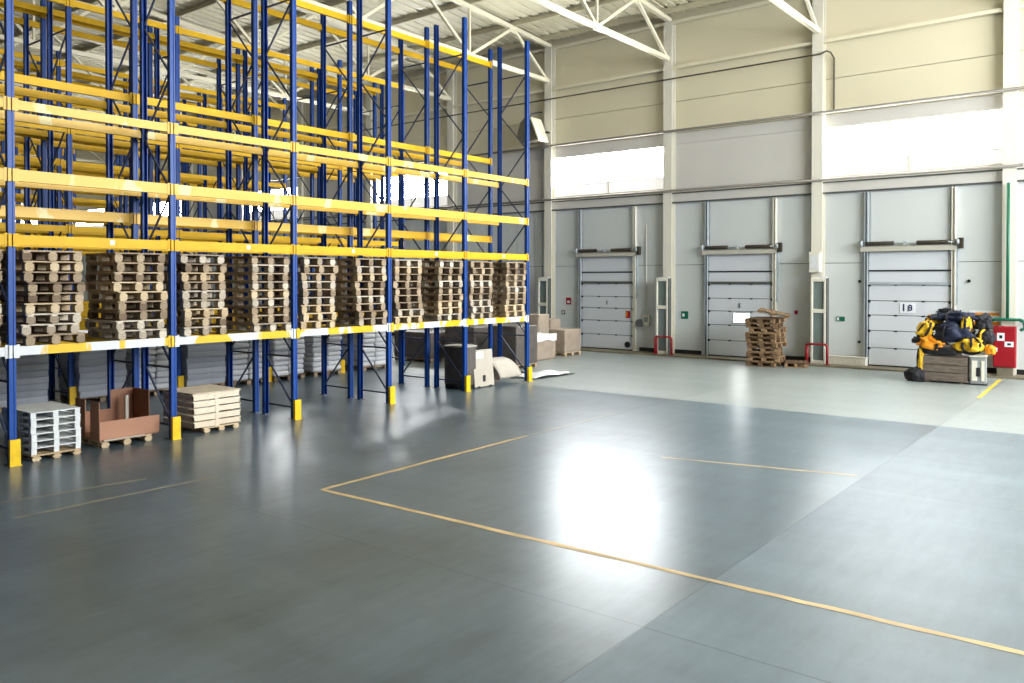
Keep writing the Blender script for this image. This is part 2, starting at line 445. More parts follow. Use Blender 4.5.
s = MB().box(-.24, .24, -.012, 0, -.17, .17).build('number_sign', 'sign_white', None, (-6.49, W - .075, 2.06))
tag(s, 'small white sign reading 1 8 on the rightmost dock door', 'sign')
for txt, x, sz, z in (('1', -.13, .27, -.1), ('8', .07, .22, -.08)):
    cu = bpy.data.curves.new('digit', 'FONT'); cu.body = txt; cu.size = sz * 1.25; cu.extrude = .003; cu.align_x = 'CENTER'; cu.offset = .008
    cu.materials.append(M['navy_ink'])
    tmp = bpy.data.objects.new('digit_curve', cu); C.objects.link(tmp)
    me = bpy.data.meshes.new_from_object(tmp.evaluated_get(bpy.context.evaluated_depsgraph_get())); bpy.data.objects.remove(tmp)
    o = put('digit', me, s, (x, -.014, z)); o.rotation_euler = (PI / 2, 0, 0)

# flat signs on the wall
def sign(label, mat, x, z, w, h, y=W - .012, extra=None):
    m = MB().box(-w / 2, w / 2, -.01, 0, -h / 2, h / 2)
    if extra: extra(m)
    return tag(m.build('wall_sign', [mat, 'sign_white', 'navy_ink', 'orange'], None, (x, y, z)), label, 'sign')
sign('small red square sign on the wall left of the leftmost dock door', 'red', -20.22, 2.06, .26, .3, extra=lambda m: m.box(-.07, .07, -.014, -.009, -.08, .02, 1))
sign('tiny dark square sign below the red square sign on the wall', 'rubber', -20.5, 1.56, .18, .18, extra=lambda m: m.box(-.05, .05, -.014, -.009, -.05, .05, 1))
sign('green pictogram sign on the wall left of the middle dock door', 'green', -14.66, 1.6, .3, .3, extra=lambda m: m.box(-.1, 0, -.014, -.009, -.06, .06, 1))
sign('small green strip sign on the wall left of the rightmost dock door', 'green', -8.69, 1.63, .3, .16, extra=lambda m: m.box(-.12, -.04, -.014, -.009, -.05, .05, 1))
sign('faded red mark sign on the wall right of the middle dock door', 'red', -10.24, 1.82, .12, .14)
sign('red and orange sticker on the leftmost dock door', 'red', -17.2, 1.55, .22, .3, W - .072, lambda m: m.box(-.1, -.02, -.014, -.009, -.1, .1, 3))
def stripes(m):
    m.box(-.42, .42, -.016, -.01, .1, .18, 3); m.box(-.42, .42, -.016, -.01, -.2, -.1, 3)
sign('pale notice board with orange stripes left of the red fire cabinet', 'sign_white', -4.27, 1.78, .86, .5, extra=stripes)
tag(MB().box(-.02, .02, -.05, 0, -.05, .05).build('wall_hook', 'navy_ink', None, (-4.93, W - .012, 1.98)), 'tiny dark hook on the wall right of the rightmost door', 'hook')
for x, z, lab in ((-8.05, 2.95, 'tiny dark sensor left of the rightmost dock door, upper one'), (-8.05, .85, 'tiny dark sensor left of the rightmost dock door, lower one'), (-4.7, 2.97, 'tiny dark sensor on the wall right of the rightmost door')):
    tag(MB().tube([(0, 0, 0), (0, -.06, 0)], .05, 10).build('sensor', 'rubber', None, (x, W + .01, z)), lab, 'sensor')

# tall white-framed units on the columns and red hoop guards in front
def cabinet(x, label):
    t = thing('dock_light', label, 'dock unit', (x, W - .62, .06), 0, 'tall white framed units on the columns')
    f = MB()
    f.box(-.26, -.19, 0, .26, 0, 3.0).box(.19, .26, 0, .26, 0, 3.0)
    for z0, z1 in ((0, .12), (1.78, 1.92), (2.88, 3.0)): f.box(-.19, .19, 0, .26, z0, z1)
    f.box(-.19, .19, .2, .26, .12, 2.88)
    bevel(f.build('frame', 'white_steel', t), .01)
    MB().box(-.19, .19, .07, .1, .12, 1.78).build('lower_pane', 'glass_dark', t)
    MB().box(-.19, .19, .07, .1, 1.92, 2.88).build('upper_pane', 'glass_dark', t)
    MB().box(-.2, .26, .05, .2, 3.0, 3.05).build('cap', 'plastic_white', t)
    MB().box(.26, .3, .02, .24, 0, 3.0).build('side_rail', 'seam_shade', t)
    return t
cabinet(-21.2, 'tall white framed unit with grey panes on the column behind the wrapped boxes')
cabinet(-15.36, 'tall white framed unit with grey panes between the left and middle doors')
cabinet(-9.27, 'tall white framed unit with grey panes left of the rightmost dock door')
def hoop(x, label):
    m = MB()
    m.tube([(-.36, 0, .0), (-.36, 0, .62), (-.3, 0, .7), (.3, 0, .7), (.36, 0, .62), (.36, 0, 0)], .045, 10)
    m.tube([(-.36, .02, .66), (-.36, .12, .66)], .04, 8); m.tube([(-.36, .12, .68), (-.36, .12, 0)], .045, 8)
    m.box(-.44, -.28, -.08, .08, 0, .02).box(.28, .44, -.08, .08, 0, .02)
    tag(m.build('hoop_guard', 'red_dark', None, (x, W - .82, .06)), label, 'guard', 'red hoop guards')
hoop(-15.18, 'red tube hoop guard on the floor between the left and middle doors')
hoop(-9.25, 'red tube hoop guard on the floor left of the rightmost dock door')
lb = MB().box(-.75, .75, 0, .3, 0, .26).box(-.78, .78, -.02, .32, .26, .29)
for k in range(8): lb.box(-.7 + k * .18, -.6 + k * .18, -.008, 0, .05, .2)
bevel(tag(lb.build('floor_heater', 'white_steel', None, (-8.5, W - .4, .06)), 'long low white box on the kerb left of the rightmost dock door', 'heater'), .01)
tag(MB().box(-.15, .15, 0, .1, -.22, .22).tube([(.0, .05, .22), (.0, .05, 3.9)], .018, 8).box(-.09, .09, -.012, 0, -.08, .12, 1).build('control_box', ['white_steel', 'grille'], None, (-16.35, W - .11, 1.35)), 'pale control box with conduit right of the leftmost dock door', 'control box')
tag(MB().tube([(0, 0, 0), (0, -.16, 0)], .16, 16).tube([(0, -.16, 0), (0, -.2, 0)], .1, 16).build('alarm_bell', 'steel', None, (-16.62, W - .02, 1.22)), 'round grey bell beside the pale control box on the wall', 'bell')
tag(MB().box(-.18, .18, 0, .26, -.35, .35).box(-.2, .2, -.01, .05, .33, .37).box(-.14, .14, -.012, 0, -.25, .25, 1).build('junction_box', ['white_steel', 'plastic_white'], None, (-9.42, W - .58, 3.62)), 'white junction box on the column above the rightmost tall unit', 'box')

# heater under the roof beside the left column
h = thing('unit_heater', 'dark unit heater with pale slanted plate high beside the column', 'heater', (-21.55, W - .75, 9.2))
hb = MB().prism([(-.75, .2), (-.55, .75), (-.3, .95), (.05, .75), (.42, -.1), (-.5, -.18)], -.3, .35, 0, 'y')
bevel(hb.build('housing', 'heater', h), .02)
MB().bar((.08, -.02, .88), (.52, -.02, -.16), .75, .06, 0, (1, 0, .4)).build('louvre_plate', 'cream', h)
MB().tube([(-.35, 0, .9), (-.35, .3, 1.2), (-.1, .7, 1.3)], .03, 8).build('bracket', 'steel', h)
MB().tube([(.55, .1, .25), (.75, .1, .2)], .05, 8).build('knob', 'rubber', h)

# fire cabinet and green pipe by the right column
fc = thing('fire_cabinet', 'red fire cabinet with white stickers beside the green pipe', 'fire cabinet', (-3.62, W - .62, .0))
bevel(MB().box(-.3, .3, -.12, .12, .32, 1.58).build('body', 'red', fc), .01)
dr = bevel(MB().box(-.28, .28, -.15, -.12, .35, 1.55).build('door', 'red', fc), .008)
MB().box(-.22, -.18, -.19, -.15, .8, .92).build('handle', 'sign_white', dr)
for x, z, w_, h_ in ((-.09, 1.26, .2, .24), (.13, 1.04, .24, .16)):
    st = MB().box(x - w_ / 2, x + w_ / 2, -.156, -.15, z - h_ / 2, z + h_ / 2).box(x - w_ / 5, x + w_ / 5, -.16, -.156, z - h_ / 5, z + h_ / 5, 1)
    st.build('sticker', ['sign_white', 'rubber'], dr)
MB().box(-.2, .22, -.1, .1, .0, .32).build('plinth', 'kerb', fc)
MB().tube([(-.2, -.13, 1.52), (-.2, -.18, 1.52)], .09, 14).build('lamp', 'red_dark', fc)
gp = MB()
gp.tube([(0, 0, 6.0), (0, 0, 1.78)], .045, 10)
gp.tube([(-.42, -.02, 1.5), (-.46, -.02, 1.62), (-.42, -.02, 1.74), (-.34, -.02, 1.78), (.34, -.02, 1.78), (.42, -.02, 1.74), (.46, -.02, 1.62), (.42, -.02, 1.5), (.34, -.02, 1.46)], .05, 10)
gp.tube([(.3, .2, 1.74), (1.2, .2, 1.74)], .05, 10)
tag(gp.build('green_pipe', 'green', None, (-3.58, W - .42, 0)), 'green vertical pipe with a hooked cross bar above the red cabinet', 'pipe')

# ------------------------------------------------------------------ pallet racks
HP = .06
def post_mesh(h):
    m = MB()
    prof = [(.05, -.053), (.05, -.022), (.04, -.018), (.04, .018), (.05, .022), (.05, .053), (-.05, .053), (-.05, .04), (.03, .04), (.03, -.04), (-.05, -.04), (-.05, -.053)]
    m.prism(prof, .01, h)
    m.box(-.09, .09, -.08, .08, 0, .012, 1)
    return m.mesh('post', ['blue', 'steel'])
def lattice_mesh(h, depth, flip):
    m = MB(); x0, x1 = -.05, -depth + .05
    a, b = (x1, x0) if not flip else (x0, x1)
    z = .3; hor = [.25, 1.35, 2.5]
    for q in hor: m.bar((x0, 0, q), (x1, 0, q), .03, .035)
    m.bar((a, 0, 1.3), (b, 0, .3), .03, .03); m.bar((a, 0, 2.42), (b, 0, 1.42), .03, .03)
    z = 2.5; k = 0
    while z + 1.1 < h:
        p, q = (a, b) if k % 2 else (b, a)
        m.bar((p, 0, z + .04), (q, 0, z + 1.06), .03, .03); z += 1.1; k += 1
    m.bar((x0, 0, z), (x1, 0, z), .03, .035)
    return m.mesh('lattice_bracing', ['brace'])
BL = 2.788
def beam_mesh(mat, h=.15, lab=False):
    m = MB(); L_ = BL / 2 - .06
    m.box(-.025, .03, -L_, L_, -h / 2, h / 2); m.box(-.04, -.025, -L_, L_, -h / 2, h / 2 - .03)
    for s_ in (-1, 1):
        m.box(.03, .036, s_ * L_ - .05 if s_ > 0 else -L_, s_ * L_ if s_ > 0 else -L_ + .05, -.11, .11)
        m.box(.028, .06, *sorted((s_ * L_, s_ * (L_ + .05))), -.11, .1)
    if lab: m.box(.03, .033, .2, .28, -.03, .05, 1)
    return m.mesh('beam', [mat, 'sign_white'])
POST = post_mesh(10.08); LAT = [lattice_mesh(10.08, 1.04, f) for f in (False, True)]
BEAM = {m_: beam_mesh(m_) for m_ in ('yellow', 'yellow_glare_worn', 'yellow_half')}
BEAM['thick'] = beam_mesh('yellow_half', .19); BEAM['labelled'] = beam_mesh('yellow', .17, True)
def rack(label, xf, ys, levels, facing, style=None, depth=1.04):
    """one run of racking: upright frames (two posts and bracing each) joined by front and rear beams"""
    t = thing('pallet_rack', label, 'pallet rack', (xf, ys[0], 0), 0, 'blue and yellow pallet racks')
    xr = xf - depth
    for y in ys:
        fr = put('upright_frame', None, t, (0, y - ys[0], 0))
        put('post', POST, fr); p2 = put('post', POST, fr, (-depth, 0, 0)); p2.rotation_euler = (0, 0, PI)
        put('lattice_bracing', LAT[facing], fr)
    for y in ys[:-1]:
        for li, z in enumerate(levels):
            st = (style or {}).get(li, ('yellow', 'yellow'))
            yc = y + BL / 2 - ys[0]
            b1 = put('beam', BEAM[st[0]], t, (.02, yc, z)); b2 = put('beam', BEAM[st[1]], t, (-depth - .02, yc, z))
            b2.rotation_euler = (0, 0, PI)
    return t
Y1 = [5.413 + BL * i for i in range(-2, 6)]
rack('long blue and yellow pallet rack facing the open floor, loaded with wooden pallet stacks', -14.68, Y1, [1.86, 3.68, 4.74, 5.89], False,
     {0: ('yellow_glare_worn', 'yellow'), 1: ('labelled', 'yellow'), 2: ('thick', 'yellow_half'), 3: ('yellow_half', 'yellow_half')})
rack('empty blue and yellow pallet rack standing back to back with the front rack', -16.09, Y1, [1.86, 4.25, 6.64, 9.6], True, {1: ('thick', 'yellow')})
Y3 = [20.09 - BL * i for i in range(6, -1, -1)]
lev = [1.86, 4.25, 6.65, 9.72]
rack('blue and yellow pallet rack across the first aisle, above the sack and carton stacks', -20.7, Y3, lev, False)
rack('blue and yellow pallet rack back to back behind the carton and sack stacks', -22.11, Y3, lev, True)
Y5 = [19.6 - BL * i for i in range(5, -1, -1)]
rack('blue and yellow pallet rack facing the second aisle behind the front racks', -26.72, Y5, lev, False)
rack('blue and yellow pallet rack behind the second aisle, rear half of its pair', -28.13, Y5, lev, True)
names = ['third', 'fourth', 'fifth', 'sixth']
for q, (xf, nb) in enumerate(((-32.74, 5), (-38.76, 5), (-44.78, 4), (-50.8, 4))):
    ys = [19.6 - BL * i for i in range(nb - 1, -1, -1)]
    rack('distant blue and yellow rack, near half of the %s pair' % names[q], xf, ys, lev, False)
    rack('distant blue and yellow rack, far half of the %s pair' % names[q], xf - 1.41, ys, lev, True)

# yellow guards at the rack feet
gm = MB().box(.0, .02, -.08, .08, 0, .43).box(-.05, .0, -.08, -.068, 0, .43).box(-.05, .0, .068, .08, 0, .43).box(-.05, .05, -.09, .09, 0, .012).mesh('post_guard', ['guard'])
pos = ['first', 'second', 'third', 'fourth', 'fifth', 'sixth']
for i in range(6):
    o = put('post_guard', gm, None, (-14.56, Y1[i + 2], 0))
    tag(o, 'yellow guard at the foot of the front rack, %s post from the left' % pos[i], 'post guard', 'yellow post guards')
for i, y in enumerate(Y3[1:6]):
    o = put('post_guard', gm, None, (-20.58, y, 0))
    tag(o, 'yellow guard at the foot of the rack across the aisle, %s along it' % pos[i], 'post guard', 'yellow post guards')

# ------------------------------------------------------------------ pallets
def pallet_parts(w=.98, d=1.18, t=.172, mat='wood_old', seed=0, boards=6):
    """deck of boards and three runners; origin under the middle; short face looks to +X"""
    r = random.Random(seed); dk = MB(); s_ = .024
    for k in range(boards):
        bw = d / boards; x = -d / 2 + k * bw
        j = r.uniform(-.012, .012)
        dk.box(x + .012, x + bw - .012, -w / 2 + j, w / 2 + j, t - s_, t)
    for y in (-w / 2 + .07, 0, w / 2 - .07): dk.box(-d / 2, d / 2, y - .05, y + .05, t - 2 * s_, t - s_)
    deck = dk.mesh('deck', [mat]); run_ = []
    for y in (-w / 2 + .075, 0, w / 2 - .075):
        m = MB()
        for x in (-d / 2, -.07, d / 2 - .14): m.box(x, x + .14, y - .07, y + .07, s_, t - 2 * s_)
        m.box(-d / 2, d / 2, y - .05 + r.uniform(-.01, .01), y + .05, 0, s_)
        run_.append(m.mesh('runner', [mat]))
    return deck, run_
PAL = [pallet_parts(mat=mm, seed=k, w=ww) for k, (mm, ww) in enumerate((('wood_old', .93), ('wood_grey', .92), ('wood_old', .9), ('wood_new', .93), ('wood_grey', .88), ('wood_old', .95)))]
def pallet(kind, label, loc, rz=0, group=None, name='wooden_pallet', rot=None, sc=None, parts=None):
    t = thing(name, label, 'pallet', loc, rz, group)
    if rot: t.rotation_euler = rot
    if sc: t.scale = sc
    dk, rn = parts or PAL[kind]
    put('deck', dk, t)
    for r_ in rn: put('runner', r_, t)
    return t

# stacks on the first level of the front rack: two per bay, nine or ten pallets high
rnd = random.Random(3)
bayname = {1: 'bay cut by left picture edge', 2: 'first rack bay', 3: 'second rack bay', 4: 'third rack bay', 5: 'fourth rack bay', 6: 'fifth rack bay'}
zt = 1.86 + .077
for b in range(1, 7):
    y0, y1 = Y1[b] + .1, Y1[b + 1] - .1
    for side in ((1,) if b == 1 else (0, 1)):
        yc = y0 + .54 if side == 0 else y1 - .52
        nlay = 9
        th = .176
        for k in range(nlay):
            white = (b in (3,) and k == 0) or (b == 2 and side == 1 and k < 2)
            kind = rnd.choice((0, 0, 1, 2, 3, 4, 5)) if not white else 1
            lab = '%s wooden pallet, %s from the bottom of the %s stack in the %s' % ('weathered', ORD[k + 1], 'left' if side == 0 else 'right', bayname[b]) if b > 1 else \
                  'weathered wooden pallet, %s from the bottom of the stack cut by left picture edge' % ORD[k + 1]
            pallet(kind, lab, (-15.2 + rnd.uniform(-.035, .035), yc + rnd.uniform(-.04, .04), zt + k * th), rnd.uniform(-.025, .025), 'pallet stacks on the front rack', sc=(1, 1, th / .172 * .985))

# floor goods under the front rack, left to right
def plastic_parts(w=.8, d=1.15, t=.117):
    dk = MB().box(-d / 2, d / 2, -w / 2, w / 2, t - .018, t).mesh('deck', ['plastic_white']); rn = []
    for y in (-w / 2 + .045, 0, w / 2 - .045):
        m = MB()
        for x in (-d / 2 + .01, -.05, d / 2 - .11): m.box(x, x + .1, y - .042, y + .042, .008, t - .018)
        m.box(-d / 2 + .01, d / 2 - .01, y - .04, y + .04, 0, .008)
        rn.append(m.mesh('runner', ['plastic_white']))
    return dk, rn
WP = plastic_parts()
NP = pallet_parts(w=.8, d=1.15, t=.1, mat='wood_new', seed=12)
pallet(0, 'light wooden pallet on the floor under the stack of white plastic pallets', (-15.22, 6.1, 0), 0, None, parts=NP)
for k in range(6):
    pallet(0, 'white plastic pallet, %s from the bottom of the low white stack' % ORD[k + 1], (-15.24 + rnd.uniform(-.01, .015), 6.1 + rnd.uniform(-.012, .012), .101 + k * .1185), 0, 'white plastic pallets', 'plastic_pallet', parts=WP)
BP = pallet_parts(w=.95, d=.9, t=.125, mat='wood_new', seed=13)
pallet(0, 'light wooden pallet on the floor under the open brown crate', (-15.28, 7.4, 0), 0, None, parts=BP)
bc = thing('open_crate', 'open brown fibreboard crate with cut away walls on a pallet', 'crate', (-15.3, 7.5, .128))
MB().box(-.5, .46, -.6, .5, 0, .02).build('crate_base', 'fibre', bc)
MB().box(.44, .46, -.6, .52, .02, .34).build('front_wall', 'fibre_light', bc)
MB().box(.1, .44, -.6, -.585, .02, .7).build('side_wall', 'fibre', bc)
MB().box(-.5, -.1, -.6, -.585, .02, .7).build('side_wall', 'fibre', bc)
MB().box(-.5, -.485, -.585, .05, .02, .42).build('rear_wall', 'fibre', bc)
MB().box(-.5, -.485, .05, .55, .02, .78).build('rear_wall', 'fibre', bc)
MB().box(-.48, .1, .5, .515, .02, .78).build('side_wall', 'fibre', bc)
tag(MB().box(-.02, .02, -.03, .03, 0, .66).build('pale_batten', 'carton_pale', None, (-15.5, 7.72, .15)), 'thin pale batten standing upright inside the open brown crate', 'batten')
tag(MB().box(-.02, .02, -.3, .45, 0, .02).build('pale_batten', 'carton_pale', None, (-14.8, 7.25, .126)), 'thin pale batten lying in front of the open brown crate', 'batten')
CP = pallet_parts(w=.8, d=1.1, t=.1, mat='wood_new', seed=14)
pallet(0, 'light wooden pallet on the floor under the stack of wooden collars', (-15.28, 9.27, 0), 0, None, parts=CP)
def collar(w, d, h, seed):
    r = random.Random(seed); m = MB(); t = .025
    x, y = d / 2, w / 2
    m.box(x - t, x, -y, -.02, .012, h - .006).box(x - t, x, .0, y, .012 + r.uniform(0, .012), h - .006)
    m.box(-x, -x + t, -y, y, .01, h - .006).box(-x, x, -y, -y + t, .01, h - .03).box(-x, x, y - t, y, .01, h - .03)
    m.box(x - .01, x + .006, -.05, .03, .0, h)
    return m.mesh('pallet_collar', ['wood_pale', 'steel'])
zc = .103
for k in range(5):
    o = put('pallet_collar', collar(1.06, 1.12, .132, k), None, (-15.3 + rnd.uniform(-.008, .008), 9.18 + rnd.uniform(-.008, .008), zc + k * .135))
    tag(o, 'pale wooden pallet collar, %s from the bottom of the squat stack' % ORD[k + 1], 'pallet collar', 'pale wooden pallet collars')
tag(MB().box(-.56, .56, -.53, .53, 0, .014).build('plywood_sheet', 'wood_pale', None, (-15.3, 9.18, zc + 5 * .135)), 'flat pale wooden lid on top of the squat stack of collars', 'lid')

# boxes and sheets under the last bay
db = thing('carton', 'tall dark wrapped carton on the floor by the fifth rack post', 'carton', (-15.1, 16.98, 0))
bevel(MB().box(-.42, .3, -.32, .2, .12, 1.16).build('body', 'dark_wrap', db), .015)
MB().box(-.44, .32, -.34, .22, 1.16, 1.2).build('lid', 'carton_pale', db)
MB().box(-.4, -.28, -.3, .18, 0, .12).box(.16, .28, -.3, .18, 0, .12).build('skid', 'rubber', db)
pm = MB(); pm.quad_box([(-.06, -.42, .03), (-.03, -.42, .03), (-.03, .42, .03), (-.06, .42, .03), (-.16, -.42, 1.05), (-.13, -.42, 1.05), (-.13, .42, 1.05), (-.16, .42, 1.05)])
pt = thing('board', 'pale board leaning upright beside the dark wrapped carton', 'board', (-14.72, 17.5, 0))
pm.build('sheet', 'carton_pale', pt)
lb2 = MB(); lb2.quad_box([(-.106, -.4, .82), (-.103, -.4, .82), (-.103, .02, .82), (-.106, .02, .82), (-.124, -.4, 1.0), (-.121, -.4, 1.0), (-.121, .02, 1.0), (-.124, .02, 1.0)])
lb2.build('paper_label', 'sign_white', pt)
MB().box(-.05, -.035, -.06, .04, .16, .34).build('black_mark', 'rubber', pt)
MB().box(-.12, -.02, -.3, -.2, 0, .05).box(-.12, -.02, .2, .3, 0, .05).build('foot', 'rubber', pt)
bx = thing('carton', 'low brown carton under the curled white sheet', 'carton', (-15.25, 18.4, 0))
bevel(MB().box(-.42, .0, -.4, .4, .0, .58).build('body', 'carton', bx), .01)
def curl(u, v):
    a = u * 1.5
    return (-.1 + .62 * math.sin(a) * .95, -.5 + v * 1.0 + .25 * u, .66 * math.cos(a * .93) + .06)
o = MB().grid(curl, 14, 6).build('curled_sheet', 'carton_pale', None, (-15.22, 18.42, .0))
md = o.modifiers.new('solid', 'SOLIDIFY'); md.thickness = .012
tag(o, 'curled pale sheet bending down over the low brown carton', 'sheet')
def flat(seed, amp):
    def f(u, v):
        z = .02 + amp * abs(noise.noise(Vector((u * 2.4, v * 2.4, seed)))) + amp * .9 * max(0, u - .7)
        return (-.55 + v * 1.0 + .1 * u, -.75 + u * 1.75, z)
    return f
o = MB().grid(flat(3, .11), 18, 12).build('plastic_sheet', 'film_white', None, (-15.1, 20.45, .02)); o.modifiers.new('solid', 'SOLIDIFY').thickness = .008
tag(o, 'crumpled white plastic sheet lying on the floor past the rack end', 'sheet')
o = MB().grid(flat(8, .015), 18, 12).build('plastic_sheet', 'film_dark', None, (-15.02, 20.75, .0)); o.modifiers.new('solid', 'SOLIDIFY').thickness = .008
o.scale = (.9, .95, 1); tag(o, 'black plastic sheet lying flat under the crumpled white sheet', 'sheet')

# wrapped pallets beyond the rack end
def soft_box(w, d, h, r, seed, amp):
    bm = bmesh.new(); bmesh.ops.create_cube(bm, size=1)
    bmesh.ops.scale(bm, vec=(w, d, h), verts=bm.verts); bmesh.ops.translate(bm, vec=(0, 0, h / 2), verts=bm.verts)
    bmesh.ops.bevel(bm, geom=list(bm.edges), offset=r, segments=3, profile=.5, affect='EDGES')
    bmesh.ops.subdivide_edges(bm, edges=[e for e in bm.edges if e.calc_length() > .25], cuts=4, use_grid_fill=True)
    for v in bm.verts:
        nz = noise.noise(v.co * 3 + Vector((seed, 0, 0))); v.co.x += nz * amp; v.co.y += noise.noise(v.co * 3.3 + Vector((0, seed, 4))) * amp
        if v.co.z > .05: v.co.z += nz * amp * .7
    me = bpy.data.meshes.new('body'); bm.to_mesh(me); bm.free()
    for p in me.polygons: p.use_smooth = True
    return me
def load(label, x, y, w, d, h, mat, top=None, seed=1, base=True, pal='wood_old'):
    t = thing('wrapped_load', label, 'load', (x, y, 0))
    me = soft_box(d, w, h, .04, seed, .025); me.materials.append(M[mat]); put('body', me, t, (0, 0, .14 if base else 0))
    if top:
        tp = MB()
        def f(u, v):
            ex, ey = d / 2 + .02, w / 2 + .02
            xx, yy = (u * 2 - 1) * 1.2, (v * 2 - 1) * 1.2
            dz = -.3 * max(0, abs(xx) - 1) * 4 - .3 * max(0, abs(yy) - 1) * 4
            return (max(-1, min(1, xx)) * ex, max(-1, min(1, yy)) * ey, h + .17 + dz * (1 + .5 * noise.noise(Vector((u * 3, v * 3, seed)))) + .02 * noise.noise(Vector((u * 5, v * 5, seed))))
        o = tp.grid(f, 24, 24).build('cover_sheet', top, t)
    if base:
        dk, rn = pallet_parts(w=w * .98, d=d * .98, t=.14, mat=pal, seed=seed + 20)
        put('pallet_base', dk, t)
        for r_ in rn: put('runner', r_, t)
    return t
load('wrapped carton load with a white plastic cover beside the last rack post', -18.45, 24.85, 1.3, 1.0, .78, 'carton', 'film_white', 2, False)
load('wrapped brown load on a pallet left of the leftmost dock door', -18.7, 26.9, 1.15, 1.2, .9, 'carton', None, 3, True, 'wood_new')
load('tall pale brown load behind the white covered load', -19.15, 25.9, .7, .7, 1.5, 'carton', None, 4, True)
load('small brown carton load behind the white covered load, by the wall', -19.6, 27.4, .7, .6, 1.25, 'carton', None, 5, True)
load('long dark wrapped load standing beyond the rack across the aisle', -21.4, 21.9, 1.3, 1.9, .95, 'dark_wrap', None, 6, True)
load('dark grey wrapped load behind the leaning pale board', -19.4, 22.2, 1.2, 1.4, 1.2, 'dark_wrap', None, 7, True)
load('dark grey wrapped load behind the last post of the front rack', -17.3, 22.1, 1.2, 1.1, 1.3, 'dark_wrap', None, 8, True)
load('brown wrapped load standing between the dark wrapped loads', -20.6, 24.4, 1.1, 1.0, 1.25, 'carton', None, 9, True)
gb = MB().tube([(0, 0, 0), (0, 0, .8), (0, 0, .84)], [.24, .27, .27], 16).tube([(0, 0, .84), (0, 0, .9)], .29, 16)
tag(gb.build('waste_bin', 'green', None, (-17.6, 19.9, 0)), 'green bin on the floor behind the fifth rack post', 'bin')

# carton and sack stacks under the rack across the aisle
def slab(w, d, h, seed, name, mat, amp=.012, r=.02):
    me = soft_box(d, w, h, r, seed, amp); me.name = name; me.materials.append(M[mat]); return me
CART = [slab(1.15, 1.1, .15, 30 + k, 'grey_carton', 'carton_grey', .008, .012) for k in range(3)]
SACK = [slab(.56, 1.1, .15, 40 + k, 'white_sack', 'sack', .022, .05) for k in range(4)]
PB = pallet_parts(w=1.1, d=1.1, t=.14, mat='wood_old', seed=50)
def stack(kind, yc, n, phrase):
    pallet(0, 'wooden pallet on the floor under the %s' % phrase, (-21.0, yc, 0), 0, 'pallets under the carton and sack stacks', parts=PB)
    for k in range(n):
        z = .142 + k * .152
        if kind == 'carton':
            o = put('grey_carton', CART[k % 3], None, (-21.0 + rnd.uniform(-.02, .02), yc + rnd.uniform(-.02, .02), z))
            tag(o, 'wide grey carton, %s from the bottom of the %s' % (ORD[k + 1], phrase), 'carton', 'grey carton stacks behind the front rack')
        else:
            for c in (0, 1):
                o = put('white_sack', SACK[rnd.randrange(4)], None, (-21.0 + rnd.uniform(-.04, .04), yc + (-.285 if c == 0 else .285) + rnd.uniform(-.012, .012), z))
                tag(o, 'white sack, %s from the bottom on the %s of the %s' % (ORD[k + 1], 'left' if c == 0 else 'right', phrase), 'sack', 'white sack stacks behind the front rack')
stack('carton', 7.75, 9, 'leftmost grey carton stack')
stack('carton', 9.6, 9, 'second grey carton stack')
stack('sack', 10.98, 9, 'leftmost white sack stack')
stack('carton', 12.42, 9, 'third grey carton stack')
stack('sack', 13.75, 9, 'second white sack stack')
stack('sack', 15.15, 9, 'third white sack stack')
stack('sack', 16.6, 9, 'fourth white sack stack')
stack('sack', 18.6, 9, 'rightmost white sack stack')

# pile of broken pallets by the middle dock door
PP = [pallet_parts(w=1.1, d=1.05, t=.165, mat='wood_brown', seed=60 + k, boards=5) for k in range(3)]
pr = random.Random(9)
for k in range(10):
    o = pallet(0, 'old brown pallet, %s from bottom of the leaning pile by the middle dock door' % ORD[k + 1], (-10.72 + pr.uniform(-.06, .06), 28.05 + pr.uniform(-.05, .05), .0 + k * .168), 0, 'leaning pile of brown pallets',
               rot=(pr.uniform(-.01, .01), pr.uniform(-.01, .01), .12 + pr.uniform(-.14, .14)), parts=PP[k % 3])
pallet(0, 'broken brown pallet tilted off the top of the leaning pile', (-10.42, 27.95, 1.8), 0, None, rot=(.03, .2, .3), parts=PP[1], sc=(1, 1, .6))
pallet(0, 'dark low pallet lying behind the right side of the leaning pile', (-9.75, 28.3, 0), .3, None, parts=PP[2], sc=(.7, .8, 1.1))

# ------------------------------------------------------------------ heap of gear on a plank crate by the right door
cr = thing('plank_crate', 'dirty grey plank crate under the heap of dark and yellow gear', 'crate', (-4.82, 26.95, 0), .03)
m = MB()
for a, b in ((.1, .3), (.32, .52), (.54, .74)): m.box(-.58, .58, -.5, -.47, a, b).box(-.58, .58, .47, .5, a, b).box(-.58, -.55, -.47, .47, a, b).box(.55, .58, -.47, .47, a, b)
m.build('wall_planks', 'plank_grey', cr)
MB().box(-.6, .6, -.52, .52, .06, .1).build('bottom', 'plank_grey', cr)
MB().box(-.5, -.38, -.48, .48, 0, .06).box(.38, .5, -.48, .48, 0, .06).build('skid', 'plank_grey', cr)
MB().box(-.58, .58, -.5, .5, .74, .77).build('top_boards', 'plank_grey', cr)
for k, (x0, x1, z) in enumerate(((-.3, .4, .77), (-.15, .5, .95))):
    tag(MB().box(x0, x1, -.42, -.1, 0, .16).box(x0 - .03, x1 + .03, -.44, -.42, .02, .1).build('wooden_block', 'plank_grey', None, (-4.82, 26.95, z + .002 + k * .0)), '%s grey wooden block on the plank crate under the gear' % ('lower' if k == 0 else 'upper'), 'block')
can = thing('metal_can', 'pale grey metal box with dark slots right of the plank crate', 'box', (-3.98, 26.75, 0), .1)
